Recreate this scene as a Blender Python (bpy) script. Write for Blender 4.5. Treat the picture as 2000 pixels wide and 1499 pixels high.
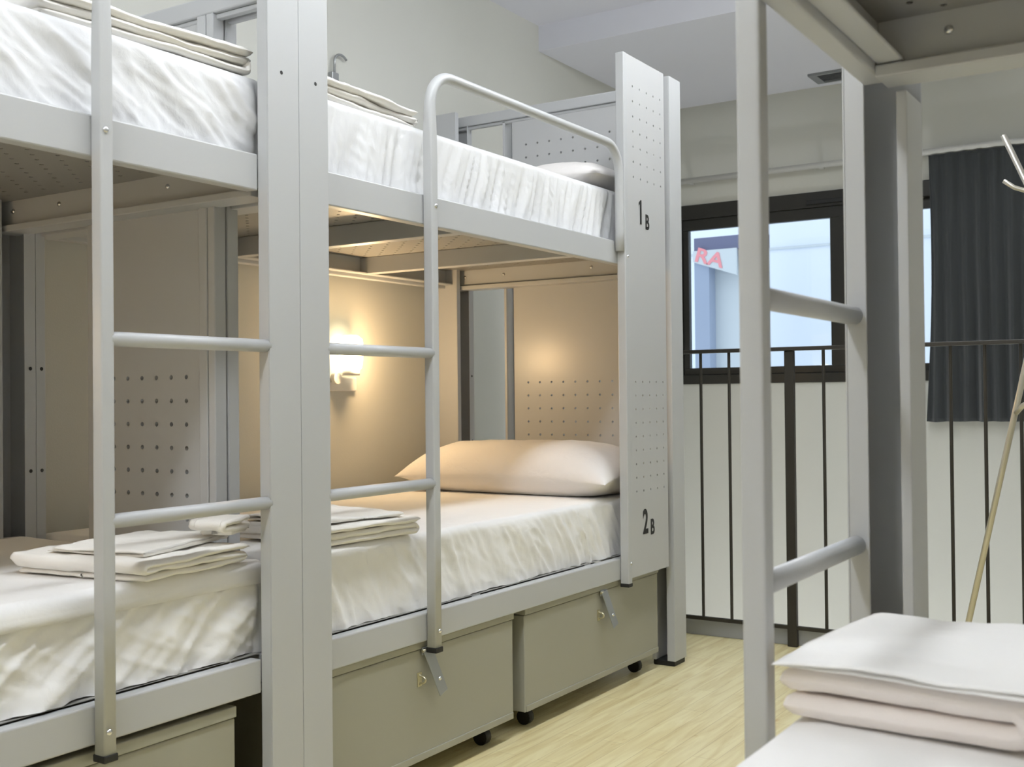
import bpy, bmesh, math, random
from math import sin, cos, pi, radians, sqrt
from mathutils import Vector, Matrix, noise

random.seed(7)
scene = bpy.context.scene
for o in list(bpy.data.objects):
    bpy.data.objects.remove(o)
COL = scene.collection

# ------------------------------------------------------------------ camera
F_PX = 2190.0
yaw, pitch, roll = radians(32.6), radians(0.64), radians(-0.57)
fw = Vector((-sin(yaw) * cos(pitch), cos(yaw) * cos(pitch), sin(pitch)))
rt = Vector((cos(yaw), sin(yaw), 0))
up = rt.cross(fw)
r2 = rt * cos(roll) + up * sin(roll)
u2 = -rt * sin(roll) + up * cos(roll)
cam_data = bpy.data.cameras.new('camera')
cam = bpy.data.objects.new('camera', cam_data)
COL.objects.link(cam)
cam_data.sensor_width = 36.0
cam_data.lens = F_PX / 2000.0 * 36.0
cam_data.clip_start = 0.02
cam_data.dof.use_dof = True
cam_data.dof.focus_distance = 2.9
cam_data.dof.aperture_fstop = 9.0
m = Matrix.Identity(4)
for i in range(3):
    m[i][0] = r2[i]; m[i][1] = u2[i]; m[i][2] = -fw[i]
m[2][3] = 0.94
cam.matrix_world = m
scene.camera = cam

# ------------------------------------------------------------------ world, view
world = bpy.data.worlds.new('world')
scene.world = world
world.use_nodes = True
bg = world.node_tree.nodes['Background']
bg.inputs['Color'].default_value = (0.83, 0.91, 1.0, 1)
bg.inputs['Strength'].default_value = 1.6
scene.view_settings.view_transform = 'Standard'
scene.view_settings.look = 'None'
scene.view_settings.gamma = 1.0
scene.view_settings.use_curve_mapping = False
scene.view_settings.exposure = 0.0
scene.cycles.max_bounces = 10
scene.cycles.diffuse_bounces = 6
scene.cycles.sample_clamp_indirect = 6.0


CEIL = 2.64
# fluorescent battens on the ceiling of the aisle (built further down); x, y of each
LIGHTS = [(-1.02, 3.35), (-1.02, 1.70), (-1.02, 0.05), (-1.02, -1.25)]
TUBE_STRENGTH = 27.5
SPOT_W = 8.0
LAMP_W = (8.5, 4.6, 1.0)
STAIR_FILL_W = 108.0  # power of the added fill globe in the stair void


# ------------------------------------------------------------------ helpers
def tag(o, label=None, cat=None, group=None, kind=None):
    if label: o['label'] = label
    if cat: o['category'] = cat
    if group: o['group'] = group
    if kind: o['kind'] = kind
    return o


def thing(name, label, cat, loc=(0, 0, 0), group=None):
    o = bpy.data.objects.new(name, None)
    o.empty_display_size = 0.1
    COL.objects.link(o)
    o.location = loc
    return tag(o, label, cat, group)


def link(name, me, mat, parent=None, smooth=False):
    """mesh is given in world coordinates; the object keeps them there"""
    o = bpy.data.objects.new(name, me)
    COL.objects.link(o)
    if mat:
        me.materials.append(mat)
    if parent:
        o.parent = parent
        w = Vector((0, 0, 0)); p = parent
        while p:
            w += p.location; p = p.parent
        o.location = -w
    if smooth:
        for p_ in me.polygons:
            p_.use_smooth = True
    return o


class MB:
    def __init__(s):
        s.bm = bmesh.new()

    def box(s, x0, x1, y0, y1, z0, z1):
        xs = sorted((x0, x1)); ys = sorted((y0, y1)); zs = sorted((z0, z1))
        v = [s.bm.verts.new((x, y, z)) for x in xs for y in ys for z in zs]
        for f in ((0, 1, 3, 2), (4, 6, 7, 5), (0, 4, 5, 1), (2, 3, 7, 6), (0, 2, 6, 4), (1, 5, 7, 3)):
            s.bm.faces.new([v[i] for i in f])
        return s

    def obox(s, M, hx, hy, hz):
        v = [s.bm.verts.new(M @ Vector((x, y, z))) for x in (-hx, hx) for y in (-hy, hy) for z in (-hz, hz)]
        for f in ((0, 1, 3, 2), (4, 6, 7, 5), (0, 4, 5, 1), (2, 3, 7, 6), (0, 2, 6, 4), (1, 5, 7, 3)):
            s.bm.faces.new([v[i] for i in f])
        return s

    def tube(s, pts, r, n=14, caps=True, r1=None):
        pts = [Vector(p) for p in pts]
        rings = []
        prev = None
        for i, p in enumerate(pts):
            if i == 0: d = pts[1] - p
            elif i == len(pts) - 1: d = p - pts[-2]
            else: d = (pts[i + 1] - p).normalized() + (p - pts[i - 1]).normalized()
            d.normalize()
            if prev is None:
                a = d.cross(Vector((0, 0, 1)))
                if a.length < 1e-3: a = d.cross(Vector((1, 0, 0)))
                a.normalize()
            else:
                a = (prev - d * prev.dot(d)).normalized()
            prev = a
            b = d.cross(a)
            rr = r if r1 is None else r + (r1 - r) * i / (len(pts) - 1)
            rings.append([s.bm.verts.new(p + (a * cos(2 * pi * k / n) + b * sin(2 * pi * k / n)) * rr) for k in range(n)])
        for i in range(len(rings) - 1):
            for k in range(n):
                f = s.bm.faces.new([rings[i][k], rings[i][(k + 1) % n], rings[i + 1][(k + 1) % n], rings[i + 1][k]])
                f.smooth = True
        if caps:
            s.bm.faces.new(rings[0][::-1]); s.bm.faces.new(rings[-1])
        return s

    def dome(s, c, r, axis, flat=0.5, n=12):
        """a rounded bolt head standing on the plane at c, bulging along axis"""
        c = Vector(c); ax = Vector(axis).normalized()
        a = ax.orthogonal().normalized(); b = ax.cross(a)
        prev = None
        for j in range(4):
            t = j / 4 * pi / 2
            ring = [s.bm.verts.new(c + (a * cos(2 * pi * k / n) + b * sin(2 * pi * k / n)) * r * cos(t) + ax * r * flat * sin(t)) for k in range(n)]
            if prev:
                for k in range(n):
                    s.bm.faces.new([prev[k], prev[(k + 1) % n], ring[(k + 1) % n], ring[k]]).smooth = True
            prev = ring
        top = s.bm.verts.new(c + ax * r * flat)
        for k in range(n):
            s.bm.faces.new([prev[k], prev[(k + 1) % n], top]).smooth = True
        return s

    def build(s, name, mat, parent=None, bevel=0.0, seg=2):
        bmesh.ops.recalc_face_normals(s.bm, faces=s.bm.faces)
        me = bpy.data.meshes.new(name)
        s.bm.to_mesh(me); s.bm.free()
        o = link(name, me, mat, parent)
        if bevel:
            md = o.modifiers.new('bevel', 'BEVEL')
            md.width = bevel; md.segments = seg; md.limit_method = 'ANGLE'
            md.harden_normals = False
        return o


def box(name, mat, parent, x0, x1, y0, y1, z0, z1, bevel=0.0):
    return MB().box(x0, x1, y0, y1, z0, z1).build(name, mat, parent, bevel)


def perforated(name, mat, parent, plane, pos, th, u0, u1, v0, v1, holes, r, cell):
    """plate of thickness th with real round holes. plane 'x': u=y, v=z; plane 'y': u=x, v=z; plane 'z': u=x, v=y.
    holes: list of (u, v) centres lying on a grid; each owns a square of side cell"""
    cells = {}
    us = set([u0, u1]); vs = set([v0, v1])
    h = cell / 2
    for (u, v) in holes:
        for a in (u - h, u + h): us.add(round(a, 5))
        for a in (v - h, v + h): vs.add(round(a, 5))
        cells[(round(u - h, 5), round(v - h, 5))] = (u, v)

    def clean(st, lo, hi):
        out = []
        for a in sorted(st):
            if a < lo - 1e-6 or a > hi + 1e-6: continue
            if out and a - out[-1] < 1e-4: continue
            out.append(a)
        return out
    us = clean(us, u0, u1); vs = clean(vs, v0, v1)
    verts = []; faces = []; idx = {}

    def V(u, v, w):
        if plane == 'x': p = (w, u, v)
        elif plane == 'y': p = (u, w, v)
        else: p = (u, v, w)
        k = (round(p[0], 5), round(p[1], 5), round(p[2], 5))
        if k not in idx:
            idx[k] = len(verts); verts.append(p)
        return idx[k]
    N = 8
    w0, w1 = pos, pos + th

    def near(k):
        for c in cells:
            if abs(c[0] - k[0]) < 2e-4 and abs(c[1] - k[1]) < 2e-4: return cells[c]
        return None
    ckeys = {}
    for c, val in cells.items():
        ckeys[(int(round(c[0] * 2000)), int(round(c[1] * 2000)))] = val
    for i in range(len(us) - 1):
        for j in range(len(vs) - 1):
            a0, a1, b0, b1 = us[i], us[i + 1], vs[j], vs[j + 1]
            c = ckeys.get((int(round(a0 * 2000)), int(round(b0 * 2000))))
            if c is None or abs((a1 - a0) - cell) > 1e-3 or abs((b1 - b0) - cell) > 1e-3:
                for w in (w0, w1):
                    faces.append([V(a0, b0, w), V(a1, b0, w), V(a1, b1, w), V(a0, b1, w)])
            else:
                cu, cv = (a0 + a1) / 2, (b0 + b1) / 2
                sq = [(a1, cv), (a1, b1), (cu, b1), (a0, b1), (a0, cv), (a0, b0), (cu, b0), (a1, b0)]
                ci = [(cu + r * cos(pi / 4 * k), cv + r * sin(pi / 4 * k)) for k in range(8)]
                for w in (w0, w1):
                    for k in range(8):
                        k2 = (k + 1) % 8
                        faces.append([V(*sq[k], w), V(*sq[k2], w), V(*ci[k2], w), V(*ci[k], w)])
                for k in range(8):
                    k2 = (k + 1) % 8
                    faces.append([V(*ci[k], w0), V(*ci[k2], w0), V(*ci[k2], w1), V(*ci[k], w1)])
    for i in range(len(us) - 1):
        for b in (v0, v1):
            faces.append([V(us[i], b, w0), V(us[i + 1], b, w0), V(us[i + 1], b, w1), V(us[i], b, w1)])
    for j in range(len(vs) - 1):
        for a in (u0, u1):
            faces.append([V(a, vs[j], w0), V(a, vs[j + 1], w0), V(a, vs[j + 1], w1), V(a, vs[j], w1)])
    me = bpy.data.meshes.new(name)
    me.from_pydata(verts, [], faces)
    bm = bmesh.new(); bm.from_mesh(me)
    bmesh.ops.recalc_face_normals(bm, faces=bm.faces)
    bm.to_mesh(me); bm.free()
    return link(name, me, mat, parent)


# ------------------------------------------------------------------ materials
def principled(name, col, rough=0.5, metal=0.0, bump=None, var=None, coat=0.0, sheen=0.0, spec=0.5):
    mt = bpy.data.materials.new(name)
    mt.use_nodes = True
    nt = mt.node_tree; b = nt.nodes['Principled BSDF']
    b.inputs['Base Color'].default_value = (*col, 1)
    b.inputs['Roughness'].default_value = rough
    b.inputs['Metallic'].default_value = metal
    b.inputs['Specular IOR Level'].default_value = spec
    if coat: b.inputs['Coat Weight'].default_value = coat
    if sheen:
        b.inputs['Sheen Weight'].default_value = sheen
    tc = nt.nodes.new('ShaderNodeTexCoord')
    if var:
        amt, sc = var
        nz = nt.nodes.new('ShaderNodeTexNoise'); nz.inputs['Scale'].default_value = sc
        nz.inputs['Detail'].default_value = 4
        nt.links.new(tc.outputs['Object'], nz.inputs['Vector'])
        mx = nt.nodes.new('ShaderNodeMix'); mx.data_type = 'RGBA'
        mx.inputs[6].default_value = (*[c * (1 - amt) for c in col], 1)
        mx.inputs[7].default_value = (*[min(1, c * (1 + amt)) for c in col], 1)
        nt.links.new(nz.outputs['Fac'], mx.inputs[0])
        nt.links.new(mx.outputs[2], b.inputs['Base Color'])
    if bump:
        st, sc = bump
        n2 = nt.nodes.new('ShaderNodeTexNoise'); n2.inputs['Scale'].default_value = sc
        n2.inputs['Detail'].default_value = 3
        nt.links.new(tc.outputs['Object'], n2.inputs['Vector'])
        bp = nt.nodes.new('ShaderNodeBump'); bp.inputs['Strength'].default_value = st
        bp.inputs['Distance'].default_value = 0.002
        nt.links.new(n2.outputs['Fac'], bp.inputs['Height'])
        nt.links.new(bp.outputs['Normal'], b.inputs['Normal'])
    return mt


def fabric(name, col, scale=900, strength=0.25, rough=0.95, wr=0.0):
    mt = principled(name, col, rough, sheen=0.15, spec=0.2)
    nt = mt.node_tree; b = nt.nodes['Principled BSDF']
    tc = nt.nodes['Texture Coordinate']
    w1 = nt.nodes.new('ShaderNodeTexNoise'); w1.inputs['Scale'].default_value = scale; w1.inputs['Detail'].default_value = 2
    nt.links.new(tc.outputs['Object'], w1.inputs['Vector'])
    w2 = nt.nodes.new('ShaderNodeTexNoise'); w2.inputs['Scale'].default_value = 22; w2.inputs['Detail'].default_value = 5
    w2.inputs['Distortion'].default_value = 0.6
    nt.links.new(tc.outputs['Object'], w2.inputs['Vector'])
    b1 = nt.nodes.new('ShaderNodeBump'); b1.inputs['Strength'].default_value = strength; b1.inputs['Distance'].default_value = 0.0006
    nt.links.new(w1.outputs['Fac'], b1.inputs['Height'])
    b2 = nt.nodes.new('ShaderNodeBump'); b2.inputs['Strength'].default_value = 0.35 + wr; b2.inputs['Distance'].default_value = 0.006
    nt.links.new(w2.outputs['Fac'], b2.inputs['Height'])
    nt.links.new(b1.outputs['Normal'], b2.inputs['Normal'])
    nt.links.new(b2.outputs['Normal'], b.inputs['Normal'])
    return mt


M_PAINT = principled('silver_grey_paint', (0.495, 0.505, 0.515), 0.38, bump=(0.05, 600), spec=0.5)
M_PANEL = principled('silver_grey_panel_paint', (0.50, 0.505, 0.51), 0.30, bump=(0.05, 500), spec=0.5)
M_BIN = principled('locker_box_paint', (0.35, 0.345, 0.285), 0.42, bump=(0.05, 400), var=(0.03, 3))
M_BLACK = principled('black_plastic', (0.012, 0.012, 0.012), 0.5)
M_HOLE = principled('dark_screw_socket', (0.02, 0.02, 0.02), 0.6)
M_CHROME = principled('bright_zinc', (0.75, 0.76, 0.78), 0.25, metal=1.0)
M_HASP = principled('galvanised_steel', (0.40, 0.42, 0.44), 0.38, metal=0.8, bump=(0.1, 200))
M_BRASS = principled('yellow_zinc', (0.60, 0.56, 0.40), 0.35, metal=0.9)
M_WALL = principled('wall_paint', (0.575, 0.575, 0.53), 0.9, bump=(0.15, 250), var=(0.015, 2))
M_CEIL = principled('ceiling_paint', (0.65, 0.655, 0.71), 0.9, bump=(0.1, 200))
M_RAIL = principled('dark_bronze_paint', (0.028, 0.024, 0.018), 0.45)
M_FRAME = principled('dark_window_frame', (0.018, 0.017, 0.014), 0.35)
M_SHEET = fabric('white_cotton_sheet', (0.86, 0.855, 0.85))
M_SHEET2 = fabric('white_upper_sheet_dimmed', (0.74, 0.745, 0.76), wr=0.1)  # upper-berth white sheets, colour darkened to offset the strong ceiling light there
M_TOWEL = fabric('white_folded_linen', (0.87, 0.85, 0.81), scale=700, strength=0.3)
M_BLANKET = fabric('soft_white_blanket', (0.88, 0.82, 0.79), scale=420, strength=0.5)
M_PILLOW = fabric('white_pillowcase', (0.82, 0.79, 0.77), scale=800, strength=0.3, wr=0.15)
M_CURTAIN = fabric('slate_curtain_cloth', (0.046, 0.051, 0.054), scale=700, strength=0.4)
M_WHITE = principled('white_plastic', (0.78, 0.77, 0.74), 0.35)
M_ROD = principled('white_enamel_rod', (0.55, 0.55, 0.53), 0.4)
M_STAND = principled('satin_nickel_pole', (0.55, 0.53, 0.47), 0.3, metal=0.7)
M_INK = principled('black_ink', (0.01, 0.01, 0.01), 0.6)
M_VENT = principled('vent_grey', (0.22, 0.23, 0.24), 0.6)
M_FACADE = principled('outside_render', (0.80, 0.85, 0.92), 0.9)
M_FACADE2 = principled('outside_grey_pillar', (0.34, 0.40, 0.52), 0.9)
M_FACADE3 = principled('outside_light_wall', (0.62, 0.67, 0.70), 0.9)
M_FACADE4 = principled('outside_dark_beam', (0.16, 0.17, 0.27), 0.9)
M_RED = principled('red_letters', (0.85, 0.30, 0.33), 0.6)


def floor_material():
    mt = bpy.data.materials.new('pale_laminate_floor')
    mt.use_nodes = True
    nt = mt.node_tree; b = nt.nodes['Principled BSDF']
    b.inputs['Roughness'].default_value = 0.33
    tc = nt.nodes.new('ShaderNodeTexCoord')
    mp = nt.nodes.new('ShaderNodeMapping')
    mp.inputs['Rotation'].default_value = (0, 0, pi / 2)
    nt.links.new(tc.outputs['Object'], mp.inputs['Vector'])
    br = nt.nodes.new('ShaderNodeTexBrick')
    br.inputs['Scale'].default_value = 1.0
    br.inputs['Brick Width'].default_value = 0.62
    br.inputs['Row Height'].default_value = 0.066
    br.inputs['Mortar Size'].default_value = 0.0011
    br.inputs['Mortar Smooth'].default_value = 0.2
    br.inputs['Bias'].default_value = 0.0
    br.offset = 0.37
    br.inputs['Color1'].default_value = (0.86, 0.79, 0.50, 1)
    br.inputs['Color2'].default_value = (0.79, 0.71, 0.43, 1)
    br.inputs['Mortar'].default_value = (0.66, 0.57, 0.33, 1)
    nt.links.new(mp.outputs['Vector'], br.inputs['Vector'])
    m2 = nt.nodes.new('ShaderNodeMapping'); m2.inputs['Scale'].default_value = (26, 2.4, 1)
    nt.links.new(tc.outputs['Object'], m2.inputs['Vector'])
    nz = nt.nodes.new('ShaderNodeTexNoise'); nz.inputs['Scale'].default_value = 1.6; nz.inputs['Detail'].default_value = 6
    nz.inputs['Distortion'].default_value = 0.8
    nt.links.new(m2.outputs['Vector'], nz.inputs['Vector'])
    m3 = nt.nodes.new('ShaderNodeMapping'); m3.inputs['Scale'].default_value = (14, 5, 1)
    nt.links.new(tc.outputs['Object'], m3.inputs['Vector'])
    n3 = nt.nodes.new('ShaderNodeTexNoise'); n3.inputs['Scale'].default_value = 1.5; n3.inputs['Detail'].default_value = 3
    nt.links.new(m3.outputs['Vector'], n3.inputs['Vector'])
    cr = nt.nodes.new('ShaderNodeValToRGB')
    cr.color_ramp.elements[0].position = 0.30; cr.color_ramp.elements[0].color = (0.84, 0.76, 0.60, 1)
    cr.color_ramp.elements[1].position = 0.62; cr.color_ramp.elements[1].color = (1.04, 1.03, 1.0, 1)
    nt.links.new(nz.outputs['Fac'], cr.inputs['Fac'])
    ck = nt.nodes.new('ShaderNodeValToRGB')
    ck.color_ramp.elements[0].position = 0.68; ck.color_ramp.elements[0].color = (1, 1, 1, 1)
    ck.color_ramp.elements[1].position = 0.78; ck.color_ramp.elements[1].color = (0.80, 0.66, 0.42, 1)
    nt.links.new(n3.outputs['Fac'], ck.inputs['Fac'])
    x1 = nt.nodes.new('ShaderNodeMix'); x1.data_type = 'RGBA'; x1.blend_type = 'MULTIPLY'; x1.inputs[0].default_value = 1
    nt.links.new(br.outputs['Color'], x1.inputs[6]); nt.links.new(cr.outputs['Color'], x1.inputs[7])
    x2 = nt.nodes.new('ShaderNodeMix'); x2.data_type = 'RGBA'; x2.blend_type = 'MULTIPLY'; x2.inputs[0].default_value = 1
    nt.links.new(x1.outputs[2], x2.inputs[6]); nt.links.new(ck.outputs['Color'], x2.inputs[7])
    nt.links.new(x2.outputs[2], b.inputs['Base Color'])
    bp = nt.nodes.new('ShaderNodeBump'); bp.inputs['Strength'].default_value = 0.15; bp.inputs['Distance'].default_value = 0.001
    nt.links.new(br.outputs['Fac'], bp.inputs['Height']); bp.invert = True
    nt.links.new(bp.outputs['Normal'], b.inputs['Normal'])
    return mt


def glass_material():
    mt = bpy.data.materials.new('window_glass')
    mt.use_nodes = True
    nt = mt.node_tree
    for n in list(nt.nodes): nt.nodes.remove(n)
    out = nt.nodes.new('ShaderNodeOutputMaterial')
    tr = nt.nodes.new('ShaderNodeBsdfTransparent'); tr.inputs[0].default_value = (0.95, 0.98, 1.0, 1)
    gl = nt.nodes.new('ShaderNodeBsdfGlossy'); gl.inputs['Roughness'].default_value = 0.02
    fr = nt.nodes.new('ShaderNodeFresnel'); fr.inputs['IOR'].default_value = 1.45
    mx = nt.nodes.new('ShaderNodeMixShader')
    nt.links.new(fr.outputs[0], mx.inputs[0]); nt.links.new(tr.outputs[0], mx.inputs[1]); nt.links.new(gl.outputs[0], mx.inputs[2])
    nt.links.new(mx.outputs[0], out.inputs[0])
    return mt


def emit_material(name, col, s):
    mt = bpy.data.materials.new(name)
    mt.use_nodes = True
    nt = mt.node_tree; b = nt.nodes['Principled BSDF']
    b.inputs['Base Color'].default_value = (*col, 1)
    b.inputs['Emission Color'].default_value = (*col, 1)
    b.inputs['Emission Strength'].default_value = s
    return mt


M_FLOOR = floor_material()
M_GLASS = glass_material()
M_GLOW = emit_material('warm_lamp_glass', (1.0, 0.86, 0.58), 9.0)
M_TUBE = emit_material('lit_diffuser', (0.93, 0.965, 1.0), TUBE_STRENGTH)

# ------------------------------------------------------------------ room shell
WX0, WX1 = -2.65, 0.62      # left and right wall
WY0, WY1 = -2.2, 5.73       # back wall, window wall
EDGE = 4.10                 # edge of the upper floor; a stair void lies beyond
SOF = 2.523                 # lower ceiling beyond y = 4.40


def struct(name, mb, mat, parent=None, bevel=0):
    o = mb.build(name, mat, parent, bevel)
    if parent is None: o['kind'] = 'structure'
    return o


struct('floor', MB().box(WX0, WX1, WY0, EDGE, -0.25, 0), M_FLOOR)
struct('floor_lower', MB().box(WX0, WX1, EDGE, WY1, -2.6, -2.5), principled('grey_stair_floor', (0.42, 0.42, 0.43), 0.6))
struct('wall_left', MB().box(WX0 - 0.15, WX0, WY0 - 0.15, WY1 + 0.2, -2.6, 2.85), M_WALL)
struct('wall_right', MB().box(WX1, WX1 + 0.15, WY0 - 0.15, WY1 + 0.2, -2.6, 2.85), M_WALL)
struct('wall_back', MB().box(WX0, WX1, WY0 - 0.15, WY0, -0.25, 2.85), M_WALL)
struct('wall_stairwell', MB().box(WX0, WX1, EDGE - 0.12, EDGE, -2.6, -0.25), M_WALL)
struct('ceiling', MB().box(WX0, WX1, WY0, 4.40, CEIL, CEIL + 0.15), M_CEIL)
struct('ceiling_soffit', MB().box(WX0, WX1, 4.40, WY1, SOF, CEIL + 0.15), M_CEIL)
# window wall with its opening
OX0, OX1, OZ0, OZ1 = -2.58, -0.30, 0.995, 1.98
W = MB()
W.box(WX0, OX0, WY1, WY1 + 0.2, -2.6, 2.85)
W.box(OX1, WX1, WY1, WY1 + 0.2, -2.6, 2.85)
W.box(OX0, OX1, WY1, WY1 + 0.2, -2.6, OZ0)
W.box(OX0, OX1, WY1, WY1 + 0.2, OZ1, 2.85)
struct('wall_window', W, M_WALL)
M_KERB = principled('grey_floor_kerb', (0.36, 0.37, 0.38), 0.6)
struct('trim_1', MB().box(WX0, WX1, EDGE - 0.012, EDGE + 0.02, 0.0, 0.062), M_KERB, bevel=0.002)

# window: dark frame, two sliding sashes
wn = bpy.data.objects.new('window_1', None); COL.objects.link(wn); wn.location = (-1.44, WY1, 0.995)
wn['kind'] = 'structure'
fy0, fy1 = WY1 - 0.012, WY1 + 0.07
fm = MB()
fm.box(OX0, OX1, fy0, fy1, OZ0, 1.045).box(OX0, OX1, fy0, fy1, 1.90, OZ1)
fm.box(OX0, OX0 + 0.045, fy0, fy1, 1.045, 1.90).box(OX1 - 0.045, OX1, fy0, fy1, 1.045, 1.90)
fm.build('window_frame', M_FRAME, wn, 0.003)
s1 = MB()
s1.box(-2.535, -1.60, WY1 + 0.0, WY1 + 0.035, 1.045, 1.083).box(-2.535, -1.60, WY1 + 0.0, WY1 + 0.035, 1.841, 1.90)
s1.box(-2.535, -2.500, WY1 + 0.0, WY1 + 0.035, 1.083, 1.841).box(-1.717, -1.60, WY1 + 0.0, WY1 + 0.035, 1.083, 1.841)
s1.build('window_sash', M_FRAME, wn, 0.003)
s2 = MB()
s2.box(-1.64, -0.345, WY1 + 0.037, WY1 + 0.068, 1.045, 1.083).box(-1.64, -0.345, WY1 + 0.037, WY1 + 0.068, 1.848, 1.90)
s2.box(-1.64, -1.58, WY1 + 0.037, WY1 + 0.068, 1.083, 1.848).box(-0.40, -0.345, WY1 + 0.037, WY1 + 0.068, 1.083, 1.848)
s2.build('window_sash', M_FRAME, wn, 0.003)
box('window_pane', M_GLASS, wn, -2.500, -1.717, WY1 + 0.016, WY1 + 0.020, 1.083, 1.841)
box('window_pane', M_GLASS, wn, -1.58, -0.40, WY1 + 0.050, WY1 + 0.054, 1.083, 1.848)
box('window_latch', M_BLACK, wn, -1.83, -1.60, WY1 - 0.028, WY1 + 0.0, 1.915, 1.935, 0.002)

# ------------------------------------------------------------------ outside the window
ob = thing('building', 'pale blue-white building wall seen outside the window', 'building', (-2.0, 9.0, -2.6))
MB().box(-9, 4, 9.0, 9.3, -2.6, 6.0).build('wall', M_FACADE, ob)
MB().box(-9, 4, 8.985, 9.0, 2.13, 2.15).build('joint_strip', M_FACADE3, ob)
pv = thing('shop_porch', 'grey porch with red lettering outside the left window pane', 'porch', (-3.2, 8.0, -2.6))
box('beam', M_FACADE4, pv, -3.445, -2.90, 8.0, 8.15, 2.035, 2.135)
box('side_wall', M_FACADE3, pv, -3.33, -2.92, 8.12, 8.2, -2.6, 2.035)
box('pillar', M_FACADE2, pv, -3.445, -3.325, 8.0, 8.19, -2.6, 1.95)


def text_obj(name, body, size, mat, parent, M, extrude=0.0004, sx=1.0, bold=0.012):
    cu = bpy.data.curves.new(name + '_curve', 'FONT')
    cu.body = body; cu.size = size; cu.extrude = extrude
    cu.offset = size * bold
    t = bpy.data.objects.new(name + '_curve', cu)
    COL.objects.link(t)
    bpy.context.view_layer.update()
    me = bpy.data.meshes.new_from_object(t.evaluated_get(bpy.context.evaluated_depsgraph_get()))
    bpy.data.objects.remove(t); bpy.data.curves.remove(cu)
    me.name = name
    me.materials.clear()
    me.transform(M @ Matrix.Diagonal((sx, 1, 1, 1)))
    return link(name, me, mat, parent)


# sign board with red letters, its lower edge slanting
sg = MB()
vv = [(-3.445, 2.035), (-3.445, 1.950), (-3.095, 1.832), (-3.095, 2.035)]
fr_ = [sg.bm.verts.new((x, 7.975, z)) for x, z in vv]; bk_ = [sg.bm.verts.new((x, 7.999, z)) for x, z in vv]
sg.bm.faces.new(fr_); sg.bm.faces.new(bk_[::-1])
for k in range(4):
    sg.bm.faces.new((fr_[k], bk_[k], bk_[(k + 1) % 4], fr_[(k + 1) % 4]))
sg.build('sign_board', M_FACADE3, pv)
Ms = Matrix.Translation((-3.438, 7.972, 1.962)) @ Matrix.Rotation(radians(17), 4, 'Y') @ Matrix.Rotation(pi / 2, 4, 'X')
text_obj('sign_letters', 'RA', 0.150, M_RED, pv, Ms, 0.002, 1.25, 0.02)

# ------------------------------------------------------------------ railing at the stairwell
rl = thing('railing', 'dark bronze metal railing with thin balusters at the floor edge before the window', 'railing', (-1.0, 4.07, 0))
MB().box(-2.0, WX1, 4.045, 4.085, 1.098, 1.112).build('top_rail', M_RAIL, rl, 0.002)
MB().box(-2.0, WX1, 4.060, 4.075, 0.064, 0.078).build('bottom_rail', M_RAIL, rl, 0.001)
for px_ in (-1.982, -1.376, -0.25):
    MB().box(px_ - 0.018, px_ + 0.018, 4.058, 4.078, 0.0, 1.098).build('post', M_RAIL, rl, 0.002)
bx = [-1.498, -1.614, -1.730, -1.856]
bx += [-1.376 + 0.127, -1.376 + 0.127 + 0.1125 * 1, -0.919, -0.808, -0.697, -0.585, -0.473, -0.361, -0.14, -0.03, 0.08, 0.19, 0.30, 0.41, 0.52]
bx = [b for b in bx if WX0 + 0.04 < b]
for b_ in sorted(bx):
    MB().tube([(b_, 4.068, 0.071), (b_, 4.068, 1.100)], 0.0062, 8, False).build('baluster', M_RAIL, rl)

# curtain rod and curtain on the far wall
rod = thing('curtain_rod', 'white curtain rod running above the window', 'curtain rod', (-1.3, 5.66, 2.1))
MB().tube([(-2.62, 5.665, 2.104), (0.55, 5.665, 2.104)], 0.0155, 12).build('rod', M_ROD, rod)
for x_ in (-2.47, -1.75, -0.78):
    MB().box(x_ - 0.012, x_ + 0.012, 5.66, WY1, 2.093, 2.115).build('bracket', M_ROD, rod, 0.002)


def curtain():
    x0, x1, z0, z1 = -1.235, -0.34, 0.797, 2.085
    nx, nz = 340, 60
    verts, faces = [], []
    for j in range(nz + 1):
        v = j / nz; z = z0 + (z1 - z0) * v
        for i in range(nx + 1):
            u = i / nx
            x = x0 + (x1 - x0) * u
            ph = u * 2 * pi * 13 + 1.4 * noise.noise(Vector((u * 6, v * 0.7, 3)))
            amp = (0.012 + 0.020 * (1 - v) ** 0.8) * (0.7 + 0.6 * noise.noise(Vector((u * 9, 0.2, 7))))
            y = 5.668 + amp * sin(ph) + 0.008 * noise.noise(Vector((u * 22, v * 2.0, 1))) + 0.003 * noise.noise(Vector((u * 60, v * 4, 9)))
            if i < 30:
                x += 0.035 * (v ** 1.5) * 0.7 * (1 - i / 30) + 0.02 * sin(pi * v) * (1 - i / 30)
            z2 = z - (0.006 * noise.noise(Vector((u * 10, 4, 4))) * (1 - v))
            if v > 0.985: y = 5.665 + (y - 5.665) * 0.5
            verts.append((x, y - 0.012, z2))
    for j in range(nz):
        for i in range(nx):
            a = j * (nx + 1) + i
            faces.append((a, a + 1, a + nx + 2, a + nx + 1))
    me = bpy.data.meshes.new('curtain'); me.from_pydata(verts, [], faces)
    o = link('curtain', me, M_CURTAIN, None, True)
    sd = o.modifiers.new('thick', 'SOLIDIFY'); sd.thickness = 0.002
    tag(o, 'dark slate grey short curtain hanging right of the window', 'curtain')


curtain()

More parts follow.
